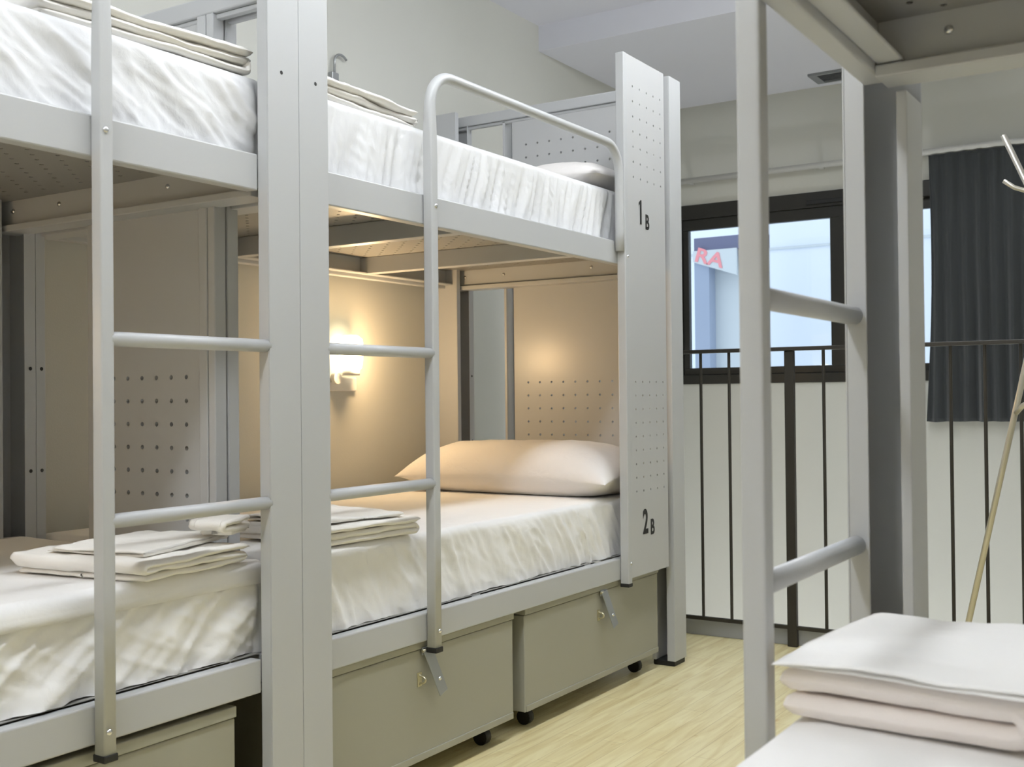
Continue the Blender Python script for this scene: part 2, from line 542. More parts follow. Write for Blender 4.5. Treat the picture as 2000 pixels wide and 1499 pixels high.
# ceiling vent in the soffit
vt = thing('ceiling_vent', 'dark slotted air vent in the ceiling near the window wall', 'vent', (-1.3, 5.55, SOF))
vf = MB()
vf.box(-1.74, -0.95, 5.47, 5.485, SOF - 0.012, SOF).box(-1.74, -0.95, 5.625, 5.64, SOF - 0.012, SOF)
vf.box(-1.74, -1.70, 5.485, 5.625, SOF - 0.012, SOF).box(-0.99, -0.95, 5.485, 5.625, SOF - 0.012, SOF)
vf.build('frame', M_VENT, vt)
box('backing', M_BLACK, vt, -1.70, -0.99, 5.485, 5.625, SOF - 0.003, SOF)
for k in range(6):
    Mx = Matrix.Translation((-1.345, 5.497 + k * 0.022, SOF - 0.007)) @ Matrix.Rotation(radians(35), 4, 'X')
    MB().obox(Mx, 0.355, 0.008, 0.0008).build('slat', M_VENT, vt)

# ceiling lamps: battens with one bare tube
for n_, (lx, ly) in enumerate(LIGHTS):
    t = thing('ceiling_light', ['fluorescent batten on the ceiling nearest the window',
                                'fluorescent batten on the ceiling beside the double post',
                                'fluorescent batten on the ceiling above the viewer',
                                'fluorescent batten on the ceiling behind the viewer'][n_], 'ceiling light', (lx, ly, CEIL))
    MB().box(lx - 0.085, lx + 0.085, ly - 0.62, ly + 0.62, CEIL - 0.022, CEIL).build('housing', M_WHITE, t, 0.004)
    for sy in (-1, 1):
        MB().box(lx - 0.078, lx + 0.078, ly + sy * 0.602, ly + sy * 0.616, CEIL - 0.082, CEIL - 0.022).build('end_cap', M_WHITE, t, 0.003)
    MB().box(lx - 0.075, lx + 0.075, ly - 0.60, ly + 0.60, CEIL - 0.082, CEIL - 0.0225).build('diffuser', M_TUBE, t)

# added globe in the stair void, out of view; brightens the soffit from below
t = thing('stairwell_fill_lamp', 'added unseen globe on the stairwell wall, fill light for the low ceiling', 'wall lamp', (-1.2, EDGE, -2.0))
MB().tube([(-1.2, EDGE, -2.0), (-1.2, EDGE + 0.05, -2.0)], 0.05, 20).build('lamp_base', M_WHITE, t, 0.002)
gb = MB(); bmesh.ops.create_uvsphere(gb.bm, u_segments=24, v_segments=14, radius=0.10, matrix=Matrix.Translation((-1.2, EDGE + 0.14, -2.0)))
for f_ in gb.bm.faces: f_.smooth = True
gb.build('fill_globe', emit_material('fill_globe_glow', (0.95, 0.97, 1.0), STAIR_FILL_W / (4 * pi * 0.01 * pi)), t)

# recessed downlights in the low ceiling by the window
for n_, (lx, ly) in enumerate([(-0.95, 5.02), (-0.30, 5.02)]):
    t = thing('downlight', ['round recessed downlight in the low ceiling, left one by the window', 'round recessed downlight in the low ceiling, right one by the window'][n_],
              'downlight', (lx, ly, SOF))
    mb = MB(); vs = []
    for (r_, z_) in ((0.060, SOF - 0.0005), (0.060, SOF - 0.006), (0.046, SOF - 0.006), (0.046, SOF - 0.0005)):
        vs.append([mb.bm.verts.new((lx + r_ * cos(2 * pi * k / 24), ly + r_ * sin(2 * pi * k / 24), z_)) for k in range(24)])
    for q in range(4):
        for k in range(24):
            mb.bm.faces.new((vs[q][k], vs[q][(k + 1) % 24], vs[(q + 1) % 4][(k + 1) % 24], vs[(q + 1) % 4][k]))
    mb.build('ring', M_WHITE, t)
    d = bpy.data.lights.new('downlight_beam', 'SPOT'); d.energy = SPOT_W; d.color = (0.97, 0.98, 1.0)
    d.spot_size = radians(125); d.spot_blend = 0.7; d.shadow_soft_size = 0.04
    o = bpy.data.objects.new('downlight_beam', d); COL.objects.link(o); o.location = (lx, ly, SOF - 0.02)

# ------------------------------------------------------------------ bunk beds
ZL0, ZL1 = 0.347, 0.415      # lower rail
ZU0, ZU1 = 1.361, 1.435      # upper rail
XF, XB = -1.65, -2.62        # rail plane and wall side of the left row
DECK = {}


def make_bunk(label, tx, ty, left_row=True, number_panel=None, ys=0.472):
    """A bunk in its own frame: lx = 0 on the aisle rail plane growing towards the wall (0 .. 0.98),
    ly = 0 at the foot end growing towards the head (0 .. L).  tx, ty map it to the room."""
    root = thing('bunk_bed', label, 'bunk bed', (tx(0.5), ty(0.99), 0))
    outx = 1 if tx(-1) > tx(0) else -1
    diry = 1 if ty(1) > ty(0) else -1

    def B(mb, x0, x1, y0, y1, z0, z1):
        mb.box(tx(x0), tx(x1), ty(y0), ty(y1), z0, z1); return mb

    def part(name, mat, x0, x1, y0, y1, z0, z1, bevel=0.0025, parent=root):
        return B(MB(), x0, x1, y0, y1, z0, z1).build(name, mat, parent, bevel)

    def bolt(parent, lx, ly, z, axis, r=0.006, name='bolt', mat=None, flat=0.6):
        MB().dome((tx(lx), ty(ly), z), r, axis, flat).build(name, mat or M_CHROME, parent)
    L = 1.932; D = 0.97
    ztop = 2.045
    # ---- front posts
    for (yy, s, wd) in ((0.0, 1, 0.0885), (L, -1, 0.095)):
        mb = MB(); xo = -0.03
        B(mb, xo, xo + 0.003, yy, yy + s * wd, 0.018, ztop)
        B(mb, xo + 0.003, xo + 0.030, yy + s * (wd - 0.003), yy + s * wd, 0.018, ztop)
        deep = 0.030 if (left_row and s > 0) else 0.087
        B(mb, xo + 0.003, xo + deep, yy, yy + s * 0.003, 0.018, ztop)
        if deep > 0.05:
            B(mb, xo + 0.073, xo + 0.087, yy + s * 0.003, yy + s * wd, 0.018, ztop if left_row else ZU0 - 0.014)
        post = mb.build('post', M_PAINT, root, 0.0012)
        cm = MB(); B(cm, xo + 0.004, xo + deep - 0.002, yy + s * 0.004, yy + s * (wd - 0.004), 0.0, 0.018)
        cm.build('foot_cap', M_BLACK, post, 0.003)
        if left_row and s > 0:
            bolt(post, xo - 0.0002, yy + 0.050, 1.605, (outx, 0, 0), 0.0042, 'screw_socket', M_HOLE, 0.1)
    # ---- wall side posts: C channels opening to the aisle
    if left_row:
        for (yy, s) in ((0.0, 1), (L, -1)):
            mb = MB(); zt = 1.815 if s > 0 else ztop; wd = 0.026 if (s > 0 and number_panel) else 0.112
            B(mb, D - 0.003, D, yy, yy + s * wd, 0.018, zt)
            B(mb, 0.868, D - 0.003, yy, yy + s * 0.003, 0.018, zt)
            B(mb, 0.868, D - 0.003, yy + s * (wd - 0.003), yy + s * wd, 0.018, zt)
            B(mb, 0.865, 0.868, yy, yy + s * min(wd, 0.031), 0.018, zt)
            if wd > 0.05: B(mb, 0.865, 0.868, yy + s * (wd - 0.022), yy + s * wd, 0.018, zt)
            post = mb.build('post', M_PAINT, root, 0.0008)
            cm = MB(); B(cm, 0.869, D - 0.004, yy + s * 0.004, yy + s * (wd - 0.004), 0.0, 0.018)
            cm.build('foot_cap', M_BLACK, post, 0.003)
            for zz in (1.02, 0.765):
                bolt(post, 0.8648, yy + s * 0.015, zz, (outx, 0, 0), 0.0048, 'screw_socket', M_HOLE, 0.1)
    else:
        for (yy, s) in ((0.0, 1), (L, -1)):
            mb = MB()
            B(mb, D - 0.03, D, yy, yy + s * 0.0885, 0.018, ztop)
            mb.build('post', M_PAINT, root, 0.002)
    # ---- side rails with an inner ledge
    for (z0, z1) in ((ZL0, ZL1), (ZU0, ZU1)):
        mb = MB(); B(mb, 0, 0.03, 0.0885, L - 0.095, z0, z1); B(mb, 0.03, 0.065, 0.0885, L - 0.095, z0 + 0.012, z0 + 0.018)
        mb.build('side_rail', M_PAINT, root, 0.003)
        mb = MB(); B(mb, D - 0.05, D - 0.02, 0.0885, L - 0.095, z0, z1); B(mb, D - 0.085, D - 0.05, 0.0885, L - 0.095, z0 + 0.012, z0 + 0.018)
        mb.build('side_rail', M_PAINT, root, 0.003)
        eo = 0.034 if left_row else 0.100
        for (yy, s) in ((eo, 1), (L - eo, -1)):
            mb = MB()
            B(mb, 0.03, D - 0.05, yy, yy + s * 0.028, z0 + 0.012, z1)
            B(mb, 0.03, D - 0.05, yy - s * 0.02, yy + s * 0.045, z0 - 0.006, z0 + 0.010)
            eb = mb.build('end_beam', M_PAINT, root, 0.002)
            for xx in (0.12, 0.30, 0.68, 0.86):
                bolt(eb, xx, yy + s * 0.0285, z0 + 0.045, (0, s * diry, 0), 0.0065)
        for yy in (0.700, 1.310):
            mb = MB(); B(mb, 0.03, D - 0.05, yy, yy + 0.04, z0 + 0.013, z0 + 0.070)
            mb.build('cross_beam', M_PAINT, root, 0.002)
    # ---- decks
    for z0 in (ZL0, ZU0):
        cell = 0.034
        holes = []
        xa, xb = sorted((tx(0.03), tx(D - 0.05))); ya, yb = sorted((ty(0.063), ty(L - 0.063)))
        if z0 == ZU0:
            nx_ = int((xb - xa - 0.04) / cell); ny_ = int((yb - ya - 0.04) / cell)
            ox = (xa + xb) / 2 - (nx_ - 1) * cell / 2; oy = (ya + yb) / 2 - (ny_ - 1) * cell / 2
            holes = [(round(ox + i * cell, 4), round(oy + j * cell, 4)) for i in range(nx_) for j in range(ny_) if (i + j) % 2 == 0]
        perforated('deck', M_DECK, root, 'z', z0 + 0.0705, 0.0015, xa, xb, ya, yb, holes, 0.0048, cell)
    # ---- end frames: low at the foot, high at the head
    if left_row:
        for which in ('foot', 'head'):
            s = 1 if which == 'foot' else -1
            y0 = 0.0 if which == 'foot' else L
            zt = 1.775 if which == 'foot' else 2.005
            ya_, yb_ = y0 + s * 0.012, y0 + s * 0.024
            mb = MB(); B(mb, 0.0, D - 0.03, y0 + s * 0.002, y0 + s * 0.032, zt, zt + 0.040)
            B(mb, 0.0, D - 0.03, y0 + s * 0.006, y0 + s * 0.024, zt - 0.012, zt)
            mb.build('end_bar', M_PAINT, root, 0.004)
            cell = 0.030
            if which == 'foot':
                p0, p1 = 0.239, 0.628
                hx = [tx(0.289 + 0.049 * k) for k in range(7)]
                rows = [0.989 - 0.0524 * k for k in range(9)]
                part('upright', M_PAINT, 0.186, 0.208, y0 + s * 0.002, y0 + s * 0.034, ZL0 + 0.02, zt)
                part('upright', M_PAINT, 0.211, 0.237, y0 + s * 0.002, y0 + s * 0.034, ZL0 + 0.02, zt)
            else:
                p0, p1 = 0.04, 0.660
                hx = [-2.248 + 0.0513 * k for k in range(11)] if number_panel else [tx(0.61 - 0.0517 * k) for k in range(11)]
                rows = [0.991 - 0.0495 * k for k in range(8)] + [1.90 - 0.0495 * k for k in range(8)]
                mb = MB(); B(mb, 0.662, 0.694, y0 - s * 0.030, y0 - s * 0.027, ZL0, zt); B(mb, 0.694, 0.704, y0 - s * 0.030, yb_, ZL0, zt)
                mb.build('upright', M_PAINT, root, 0.001)
            xa, xb = sorted((tx(p0), tx(p1)))
            yy = min(ty(ya_), ty(yb_))
            holes = [(round(h_, 4), round(z_, 4)) for h_ in hx for z_ in rows]
            perforated('end_panel', M_PANEL, root, 'y', yy, 0.012, xa, xb, ZL0 + 0.02, zt - 0.012, holes, 0.0055 if which == 'foot' else 0.0046, cell)
    # ---- ladder stile that runs on, bends and becomes the guard pipe
    pts = []
    xm = -0.016; R = 0.085; zt = 1.735; yh = 1.496
    for zz in (0.331, 0.6, 1.0, 1.4, 1.52): pts.append((xm, ys, zz, 1))
    for k, zz in enumerate((1.55, 1.58, 1.61, zt - R)): pts.append((xm, ys, zz, 1 - (k + 1) / 4))
    for k in range(1, 9):
        a = k / 8 * pi / 2
        pts.append((xm, ys + R * (1 - cos(a)), zt - R + R * sin(a), 0))
    for k in range(0, 9):
        a = k / 8 * pi / 2
        pts.append((xm, yh - R - 0.016 + R * sin(a), zt - R + R * cos(a), 0))
    pts += [(xm, yh - 0.016, 1.46, 0), (xm, yh - 0.016, 1.40, 0)]
    mb = MB(); n = 32; rings = []
    P = [Vector((tx(p[0]), ty(p[1]), p[2])) for p in pts]
    for i, p in enumerate(P):
        if i == 0: d = P[1] - p
        elif i == len(P) - 1: d = p - P[-2]
        else: d = (P[i + 1] - p).normalized() + (p - P[i - 1]).normalized()
        d.normalize(); a = Vector((1, 0, 0)); b = d.cross(a).normalized()
        q = pts[i][3]; ex = 2 + 5 * q; ra = 0.0145 + (0.0140 - 0.0145) * q; rb = 0.0135 + (0.0132 - 0.0135) * q
        ring = []
        for k in range(n):
            t = 2 * pi * k / n; c_, s_ = cos(t), sin(t)
            ring.append(mb.bm.verts.new(p + a * ra * math.copysign(abs(c_) ** (2 / ex), c_) + b * rb * math.copysign(abs(s_) ** (2 / ex), s_)))
        rings.append(ring)
    for i in range(len(rings) - 1):
        for k in range(n):
            mb.bm.faces.new((rings[i][k], rings[i][(k + 1) % n], rings[i + 1][(k + 1) % n], rings[i + 1][k])).smooth = True
    mb.bm.faces.new(rings[0][::-1]); mb.bm.faces.new(rings[-1])
    sto = mb.build('guard_pipe', M_PAINT, root)
    sto['label'] = 'ladder stile bending into a guard pipe'
    cm = MB(); B(cm, -0.032, 0.0, ys - 0.0145, ys + 0.0145, 0.320, 0.333); cm.build('end_cap', M_BLACK, sto, 0.002)
    for zz in (0.372, 1.405):
        bolt(sto, -0.0303, ys + 0.003, zz, (outx, 0, 0), 0.0058)
    for zz in (0.730, 1.046):
        MB().tube([(tx(-0.018), ty(0.084), zz), (tx(-0.018), ty(ys - 0.008), zz)], 0.0130, 16).build('ladder_rung', M_PAINT, root)
    # ---- front privacy panel near the head with its own stile
    if number_panel is not None:
        y0, y1 = 1.489, 1.797
        mb = MB(); B(mb, -0.031, -0.001, y0, y0 + 0.026, 0.335, 2.042)
        sto = mb.build('panel_stile', M_PAINT, root, 0.003)
        cm = MB(); B(cm, -0.031, 0.0, y0 - 0.001, y0 + 0.028, 0.325, 0.337); cm.build('end_cap', M_BLACK, sto, 0.002)
        for zz in (1.385, 0.40):
            bolt(sto, -0.0312, y0 + 0.018, zz, (outx, 0, 0), 0.005)
        ya, yb = sorted((ty(y0 + 0.0265), ty(y1)))
        xx = min(tx(-0.028), tx(-0.016))
        hy = [3.281 + 0.0518 * k for k in range(5)] if number_panel else [ty(1.55 + 0.0496 * k) for k in range(5)]
        rows = [1.945 - 0.0494 * k for k in range(7)] + [0.982 - 0.0445 * k for k in range(9)]
        holes = [(round(h_, 4), round(z_, 4)) for h_ in hy for z_ in rows]
        pn = perforated('privacy_panel', M_PANEL, root, 'x', xx, 0.012, ya, yb, 0.352, 2.042, holes, 0.0040, 0.030)
        if number_panel:
            pn['label'] = 'front panel printed 1B above and 2B below'
            X = tx(-0.028) + 0.0006
            R_ = Matrix(((0, 0, 1, 0), (1, 0, 0, 0), (0, 1, 0, 0), (0, 0, 0, 1)))
            g1 = MB()
            o1 = [(0.0, 0.0), (0.0125, 0.0), (0.0125, 0.080), (0.0035, 0.080), (-0.0075, 0.070), (-0.0075, 0.060), (0.0, 0.0665)]
            f1 = [g1.bm.verts.new((X + 0.0003, 3.325 + a, 1.500 + b)) for a, b in o1]
            g1.bm.faces.new(f1)
            g1.build('printed_number', M_INK, pn)
            for (ch, y_, z_, sz, sx) in (('B', 3.364, 1.490, 0.068, 0.80), ('2', 3.322, 0.486, 0.110, 0.72), ('B', 3.378, 0.478, 0.070, 0.80)):
                text_obj('printed_number', ch, sz, M_INK, pn, Matrix.Translation((X, y_, z_)) @ R_, 0.0003, sx, 0.028)
    return root


M_DECK = principled('deck_grey_paint', (0.30, 0.295, 0.28), 0.45, bump=(0.05, 300))
# left row: two bunks end to end, mirrored about the double post
SEAM = 1.722
make_bunk('silver grey metal bunk bed with panel numbered 1B and 2B and a lit wall lamp',
          lambda x: XF - x, lambda y: SEAM + 0.0006 + y, True, True, 0.472)
make_bunk('nearest silver grey bunk bed, left of the double post',
          lambda x: XF - x, lambda y: SEAM - 0.0006 - y, True, False, 0.473)
# right bunk: the one the picture is taken from
XR = -0.417
make_bunk('taupe-shaded bunk bed on the right, seen from its lower berth',
          lambda x: XR + x, lambda y: 1.644 - y, False, None, 0.476)


# ------------------------------------------------------------------ mattresses with fitted sheets
def ridged(p):
    return 1 - 2 * abs(noise.noise(p))


def fold_pleat(a, d, seed):
    """a: metres along the edge, d: drop from the top edge"""
    f = min(1, d / 0.02)
    sl = a + 0.03 * noise.noise(Vector((a * 3, d * 4, seed))) + d * 0.25 * (1 + noise.noise(Vector((a * 2, 5, seed))))
    n1 = ridged(Vector((sl * 34 + seed, d * 2.5, seed)))
    n2 = ridged(Vector((sl * 78 + seed, d * 4, seed + 4)))
    n3 = noise.noise(Vector((a * 5, d * 5, seed + 8)))
    g = 0.55 + 0.45 * min(1, d / 0.09)
    return f * (0.0125 * g * (n1 - 0.45) + 0.0065 * g * (n2 - 0.4) + 0.009 * n3)


def fold_drape(a, d, seed, slant=0.9, fr=9):
    f = min(1, d / 0.035)
    w = 0.06 * noise.noise(Vector((a * 3, d * 3, seed + 20)))
    sl = a + w + slant * d * (1 + 0.8 * noise.noise(Vector((a * 2.2, seed, 2))))
    n1 = max(0, ridged(Vector((sl * fr + seed, d * 1.8, seed)))) ** 2.2
    n2 = max(0, ridged(Vector((sl * fr * 1.9 + seed, d * 4 + a * 1.5, seed + 4)))) ** 2
    n3 = max(0, ridged(Vector((a * 11 - d * 20, d * 9, seed + 8)))) ** 3
    n5 = max(0, ridged(Vector((a * 30 + d * 34 * slant, d * 16, seed + 15)))) ** 2
    n4 = noise.noise(Vector((a * 4, d * 5, seed + 12)))
    pleat = ridged(Vector((a * 55, d * 2, seed + 33))) * min(1, d / 0.15) ** 2
    return f * (0.0085 * (n1 - 0.3) + 0.0045 * (n2 - 0.3) + 0.0016 * (n3 - .2) + 0.0022 * n5 + 0.008 * n4 + 0.0015 * pleat)


def mattress(name, label, x0, x1, y0, y1, zt, drop, fold, seed, group, pad=False, mat=None, sag=0.004):
    """one-piece sheet over a mattress, sides falling by drop"""
    R = 0.022
    root = thing(name, label, 'mattress', ((x0 + x1) / 2, (y0 + y1) / 2, zt - drop), group)

    def axis(lo, hi, n_top, step=0.0065):
        out = []
        nd = int(drop / step)
        for k in range(nd, 0, -1):
            out.append((-1, R + (drop - R) * k / nd))
        for k in range(0, 7):
            a = (1 - k / 6) * pi / 2
            out.append((-1, ('r', a)))
        n = n_top
        for k in range(1, n):
            out.append((0, lo + R + (hi - lo - 2 * R) * k / n))
        for k in range(0, 7):
            a = k / 6 * pi / 2
            out.append((1, ('r', a)))
        for k in range(1, nd + 1):
            out.append((1, R + (drop - R) * k / nd))
        return out

    def ev(e, lo, hi):
        side, v = e
        if side == 0: return v, 0.0, 0
        if isinstance(v, tuple):
            a = v[1]
            off = R * (1 - sin(a)); dr = R * (1 - cos(a))
            return (lo + off if side < 0 else hi - off), dr, side
        return (lo if side < 0 else hi), v, side
    ax = axis(x0, x1, 60); ay = axis(y0, y1, int((y1 - y0) / 0.0075))
    ex = [ev(e, x0, x1) for e in ax]; ey = [ev(e, y0, y1) for e in ay]
    deep_x = [d > R + 1e-6 for (_, d, _) in ex]; deep_y = [d > R + 1e-6 for (_, d, _) in ey]
    idx = {}; verts = []
    for i, (x, dx, sx) in enumerate(ex):
        for j, (y, dy, sy) in enumerate(ey):
            if deep_x[i] and deep_y[j]: continue
            d = max(dx, dy)
            X, Y, Z = x, y, zt - d
            if sx != 0 and dx > 0:
                ce = min(1, min(y - y0, y1 - y) / 0.03) if not sy else 0
                ce = max(0, ce)
                X += sx * fold(y, dx, seed) * ce
                if dx >= drop - 1e-6:
                    Z += 0.004 * noise.noise(Vector((y * 25, seed, 0)))
            elif sy != 0 and dy > 0:
                ce = max(0, min(1, min(x - x0, x1 - x) / 0.03))
                Y += sy * fold(x + 9, dy, seed) * ce
            elif sx == 0 and sy == 0:
                e = min(x - x0, x1 - x, y - y0, y1 - y)
                Z += min(1, e / 0.05) * (sag * noise.noise(Vector((x * 3.5, y * 3.5, seed))) + 0.0012 * noise.noise(Vector((x * 18, y * 18, seed))))
            idx[(i, j)] = len(verts); verts.append((X, Y, Z))
    faces = []
    for i in range(len(ex) - 1):
        for j in range(len(ey) - 1):
            q = [(i, j), (i + 1, j), (i + 1, j + 1), (i, j + 1)]
            if all(k in idx for k in q):
                faces.append([idx[k] for k in q])
    me = bpy.data.meshes.new('fitted_sheet')
    me.from_pydata(verts, [], faces)
    o = link('fitted_sheet', me, mat or M_SHEET, root, True)
    # the mattress body under the sheet
    MB().box(x0 + 0.014, x1 - 0.014, y0 + 0.014, y1 - 0.014, zt - drop + 0.003, zt - 0.012).build('mattress_core', M_WHITE, root, 0.01)
    if pad:
        # smooth topper lying over the top edge with a hemmed border
        pm = MB()
        th = 0.004
        prof = []
        for k in range(0, 9):
            a = k / 8 * pi / 2
            prof.append((x1 - R + (R + th) * sin(a), zt - R + (R + th) * cos(a)))
        prof.append((x1 + th + 0.006, zt - R - 0.014))
        prof = [(x0 + 0.03, zt + th)] + [(x0 + 0.03 + (x1 - R - x0 - 0.03) * k / 24, zt + th) for k in range(1, 24)] + prof
        ny = 220
        rows = []
        for j in range(ny + 1):
            y = y0 + 0.004 + (y1 - y0 - 0.008) * j / ny
            row = []
            for k, (px, pz) in enumerate(prof):
                ww = 0.0035 * noise.noise(Vector((px * 5, y * 3, seed))) + 0.0015
                bulge = 0.004 * noise.noise(Vector((y * 5, pz * 9, 2))) if k > 25 else 0
                row.append(pm.bm.verts.new((px + bulge, y, pz + ww * (1 if k < 26 else 0.3))))
            rows.append(row)
        for j in range(ny):
            for k in range(len(prof) - 1):
                pm.bm.faces.new((rows[j][k], rows[j + 1][k], rows[j + 1][k + 1], rows[j][k + 1])).smooth = True
        t = pm.build('mattress_topper', M_SHEET, root)
        sd = t.modifiers.new('thick', 'SOLIDIFY'); sd.thickness = 0.003; sd.offset = 1
    return root


MG = None
mattress('mattress', 'upper mattress with pleated elastic white sheet behind the curved guard pipe', XB + 0.06, XF - 0.040, SEAM + 0.037, SEAM + 1.900,
         1.614, 0.180, fold_pleat, 3.1, MG, mat=M_SHEET2)
mattress('mattress', 'lower mattress with white sheet holding the lamplit pillow', XB + 0.06, XF - 0.040, SEAM + 0.037, SEAM + 1.900,
         0.603, 0.183, lambda a, d, s: fold_drape(a, d, s, -0.6, 11) * 1.0, 5.7, MG)
mattress('mattress', 'upper mattress with rumpled white sheet at the top left', XB + 0.06, XF - 0.040, SEAM - 1.900, SEAM - 0.037,
         1.607, 0.173, lambda a, d, s: fold_drape(a, d, s, -1.15, 6.5) * 1.6, 8.2, MG, mat=M_SHEET2)
mattress('mattress', 'lower mattress with hemmed white topper at the bottom left', XB + 0.06, XF - 0.040, SEAM - 1.900, SEAM - 0.037,
         0.597, 0.177, lambda a, d, s: fold_drape(a, d, s, 1.0, 6) * 1.8, 11.4, MG, pad=True)
mattress('mattress', 'smooth white mattress of the right bunk at the bottom right corner', XR + 0.018, XR + 0.037 + 0.87, -0.22, 1.590,
         0.598, 0.178, lambda a, d, s: fold_drape(a, d, s, 0.8, 6) * 0.5, 14.4, MG, sag=0.006)
mattress('mattress', 'upper mattress of the right bunk above the viewer', XR + 0.033, XR + 0.037 + 0.87, -0.22, 1.590,
         1.612, 0.178, fold_pleat, 17.4, MG)


# ------------------------------------------------------------------ folded linen
def folded(name, label, cat, cx, cy, z0, wx, wy, layers, t, rot=0, mat=None, seed=1.0, fold_axis='x', droop=0.0, parts=None,
           shrink=0.0, wob=1.0, group=None, bend=None):
    """cloth folded back and forth: a serpentine ribbon in the (u, z) plane, drawn out along v"""
    c = []
    h = wx / 2
    nst = 26
    for i in range(layers):
        z = t * (i + 0.5)
        off = shrink * i
        a, b = (-h + off, h - off) if i % 2 == 0 else (h - off, -h + off)
        a += random.uniform(-0.006, 0.006) * wob
        b += random.uniform(-0.006, 0.006) * wob
        for k in range(nst + 1):
            c.append((a + (b - a) * k / nst, z))
        if i < layers - 1:
            s = 1 if b > a else -1
            for k in range(1, 6):
                an = -pi / 2 + pi * k / 6
                c.append((b + s * t * 0.5 * cos(an) * 1.15, z + t * 0.5 + t * 0.5 * sin(an)))
    n = len(c)
    nv = 46
    half = t * 0.455
    bm = bmesh.new()
    rings = []
    M = Matrix.Translation((cx, cy, z0)) @ Matrix.Rotation(rot, 4, 'Z')
    for j in range(nv + 1):
        v = j / nv
        # denser near the ends, rounded edges
        e = min(v, 1 - v) * wy
        rr = half * 1.1
        sc = 1.0 if e > rr else max(0.12, sqrt(max(0, 1 - ((rr - e) / rr) ** 2)))
        y = (v - 0.5) * wy
        up_, dn_ = [], []
        for k in range(n):
            if k == 0: tx_, tz_ = c[1][0] - c[0][0], c[1][1] - c[0][1]
            elif k == n - 1: tx_, tz_ = c[-1][0] - c[-2][0], c[-1][1] - c[-2][1]
            else: tx_, tz_ = c[k + 1][0] - c[k - 1][0], c[k + 1][1] - c[k - 1][1]
            l = max(1e-6, sqrt(tx_ * tx_ + tz_ * tz_)); nx_, nz_ = -tz_ / l, tx_ / l
            endt = min(k, n - 1 - k)
            de = endt * wx / nst
            tt = half * sc * (1.0 if de >= half else max(0.55, sqrt(1 - (1 - de / half) ** 2)))
            px, pz = c[k]
            lay = int(max(0, min(layers - 1, pz / t)))
            ww = wob * (0.0035 * noise.noise(Vector((px * 9, y * 9, seed + lay * 3.1))) + 0.0018 * noise.noise(Vector((px * 30, y * 30, seed + lay))))
            ww *= min(1, (pz + 0.2 * t) / t)
            yy = y + wob * 0.007 * noise.noise(Vector((px * 6 + lay * 5, seed, v > 0.5))) * (1 if abs(v - .5) > .3 else 0) + (lay % 3 - 1) * 0.003 * wob * (1 if v > .5 else -1)
            bz = bend(px / h, y / (wy / 2)) * (pz / (t * layers)) if bend else 0
            for (sg, lst) in ((1, up_), (-1, dn_)):
                X = px + sg * nx_ * tt; Z = pz + sg * nz_ * tt + ww + bz
                if fold_axis == 'x': P = Vector((X, yy, max(0.0005, Z)))
                else: P = Vector((yy, X, max(0.0005, Z)))
                lst.append(bm.verts.new(M @ P))
        rings.append(up_ + dn_[::-1])
    m_ = len(rings[0])
    for j in range(nv):
        for k in range(m_):
            f = bm.faces.new((rings[j][k], rings[j][(k + 1) % m_], rings[j + 1][(k + 1) % m_], rings[j + 1][k])); f.smooth = True
    for ring in (rings[0], rings[-1]):
        for k in range(n - 1):
            f = bm.faces.new((ring[k], ring[k + 1], ring[m_ - 2 - k], ring[m_ - 1 - k])); f.smooth = True
    bmesh.ops.recalc_face_normals(bm, faces=bm.faces)
    me = bpy.data.meshes.new(name); bm.to_mesh(me); bm.free()
    o = link(name, me, mat or M_TOWEL, None)
    tag(o, label, cat, group)
    return o


# right bunk: thick folded blanket with a sheet laid on top
folded('folded_blanket', 'thick soft folded blanket on the right bunk mattress', 'blanket', -0.276, 1.262, 0.6020, 0.222, 0.27, 2, 0.0270,
       rot=radians(-3), mat=M_BLANKET, seed=3.3, wob=0.8)
folded('folded_sheet', 'white folded sheet lying on top of the thick blanket', 'sheet', -0.262, 1.262, 0.6570, 0.255, 0.30, 2, 0.006,
       rot=radians(-5), mat=M_SHEET, seed=9.3, wob=0.9,
       bend=lambda u, v: 0.007 * noise.noise(Vector((u * 1.3, v * 1.1, 4))) - 0.004 * abs(u) ** 4)
# lower left bunk
folded('folded_towel', 'broad stack of folded cream linen on the bottom left mattress', 'folded linen', -1.835, 1.475, 0.6070, 0.27, 0.33, 3, 0.013,
       rot=radians(8), seed=21.3, fold_axis='y', wob=1.5)
folded('folded_sheet', 'thin folded sheet on top of the bottom left linen stack', 'folded linen', -1.835, 1.490, 0.6475, 0.22, 0.28, 2, 0.0065,
       rot=radians(14), seed=27.3, fold_axis='x', wob=1.5)
folded('rolled_cloth', 'small crumpled cloth beside the double post on the bottom left mattress', 'cloth', -1.735, 1.610, 0.6640, 0.075, 0.075, 3, 0.013,
       rot=radians(20), seed=31.3, fold_axis='y', wob=2.4)
# lower bunk 2B
folded('folded_towel', 'folded white linen at the foot of the lower lamplit mattress', 'folded linen', -1.835, 2.045, 0.6065, 0.30, 0.31, 3, 0.015,
       rot=radians(-4), seed=41.3, fold_axis='y', wob=1.5)
folded('folded_sheet', 'thin white sheet on top of the linen in the lower lamplit berth', 'folded linen', -1.835, 2.025, 0.6530, 0.26, 0.27, 2, 0.0065,
       rot=radians(-9), seed=47.3, fold_axis='x', wob=1.5)
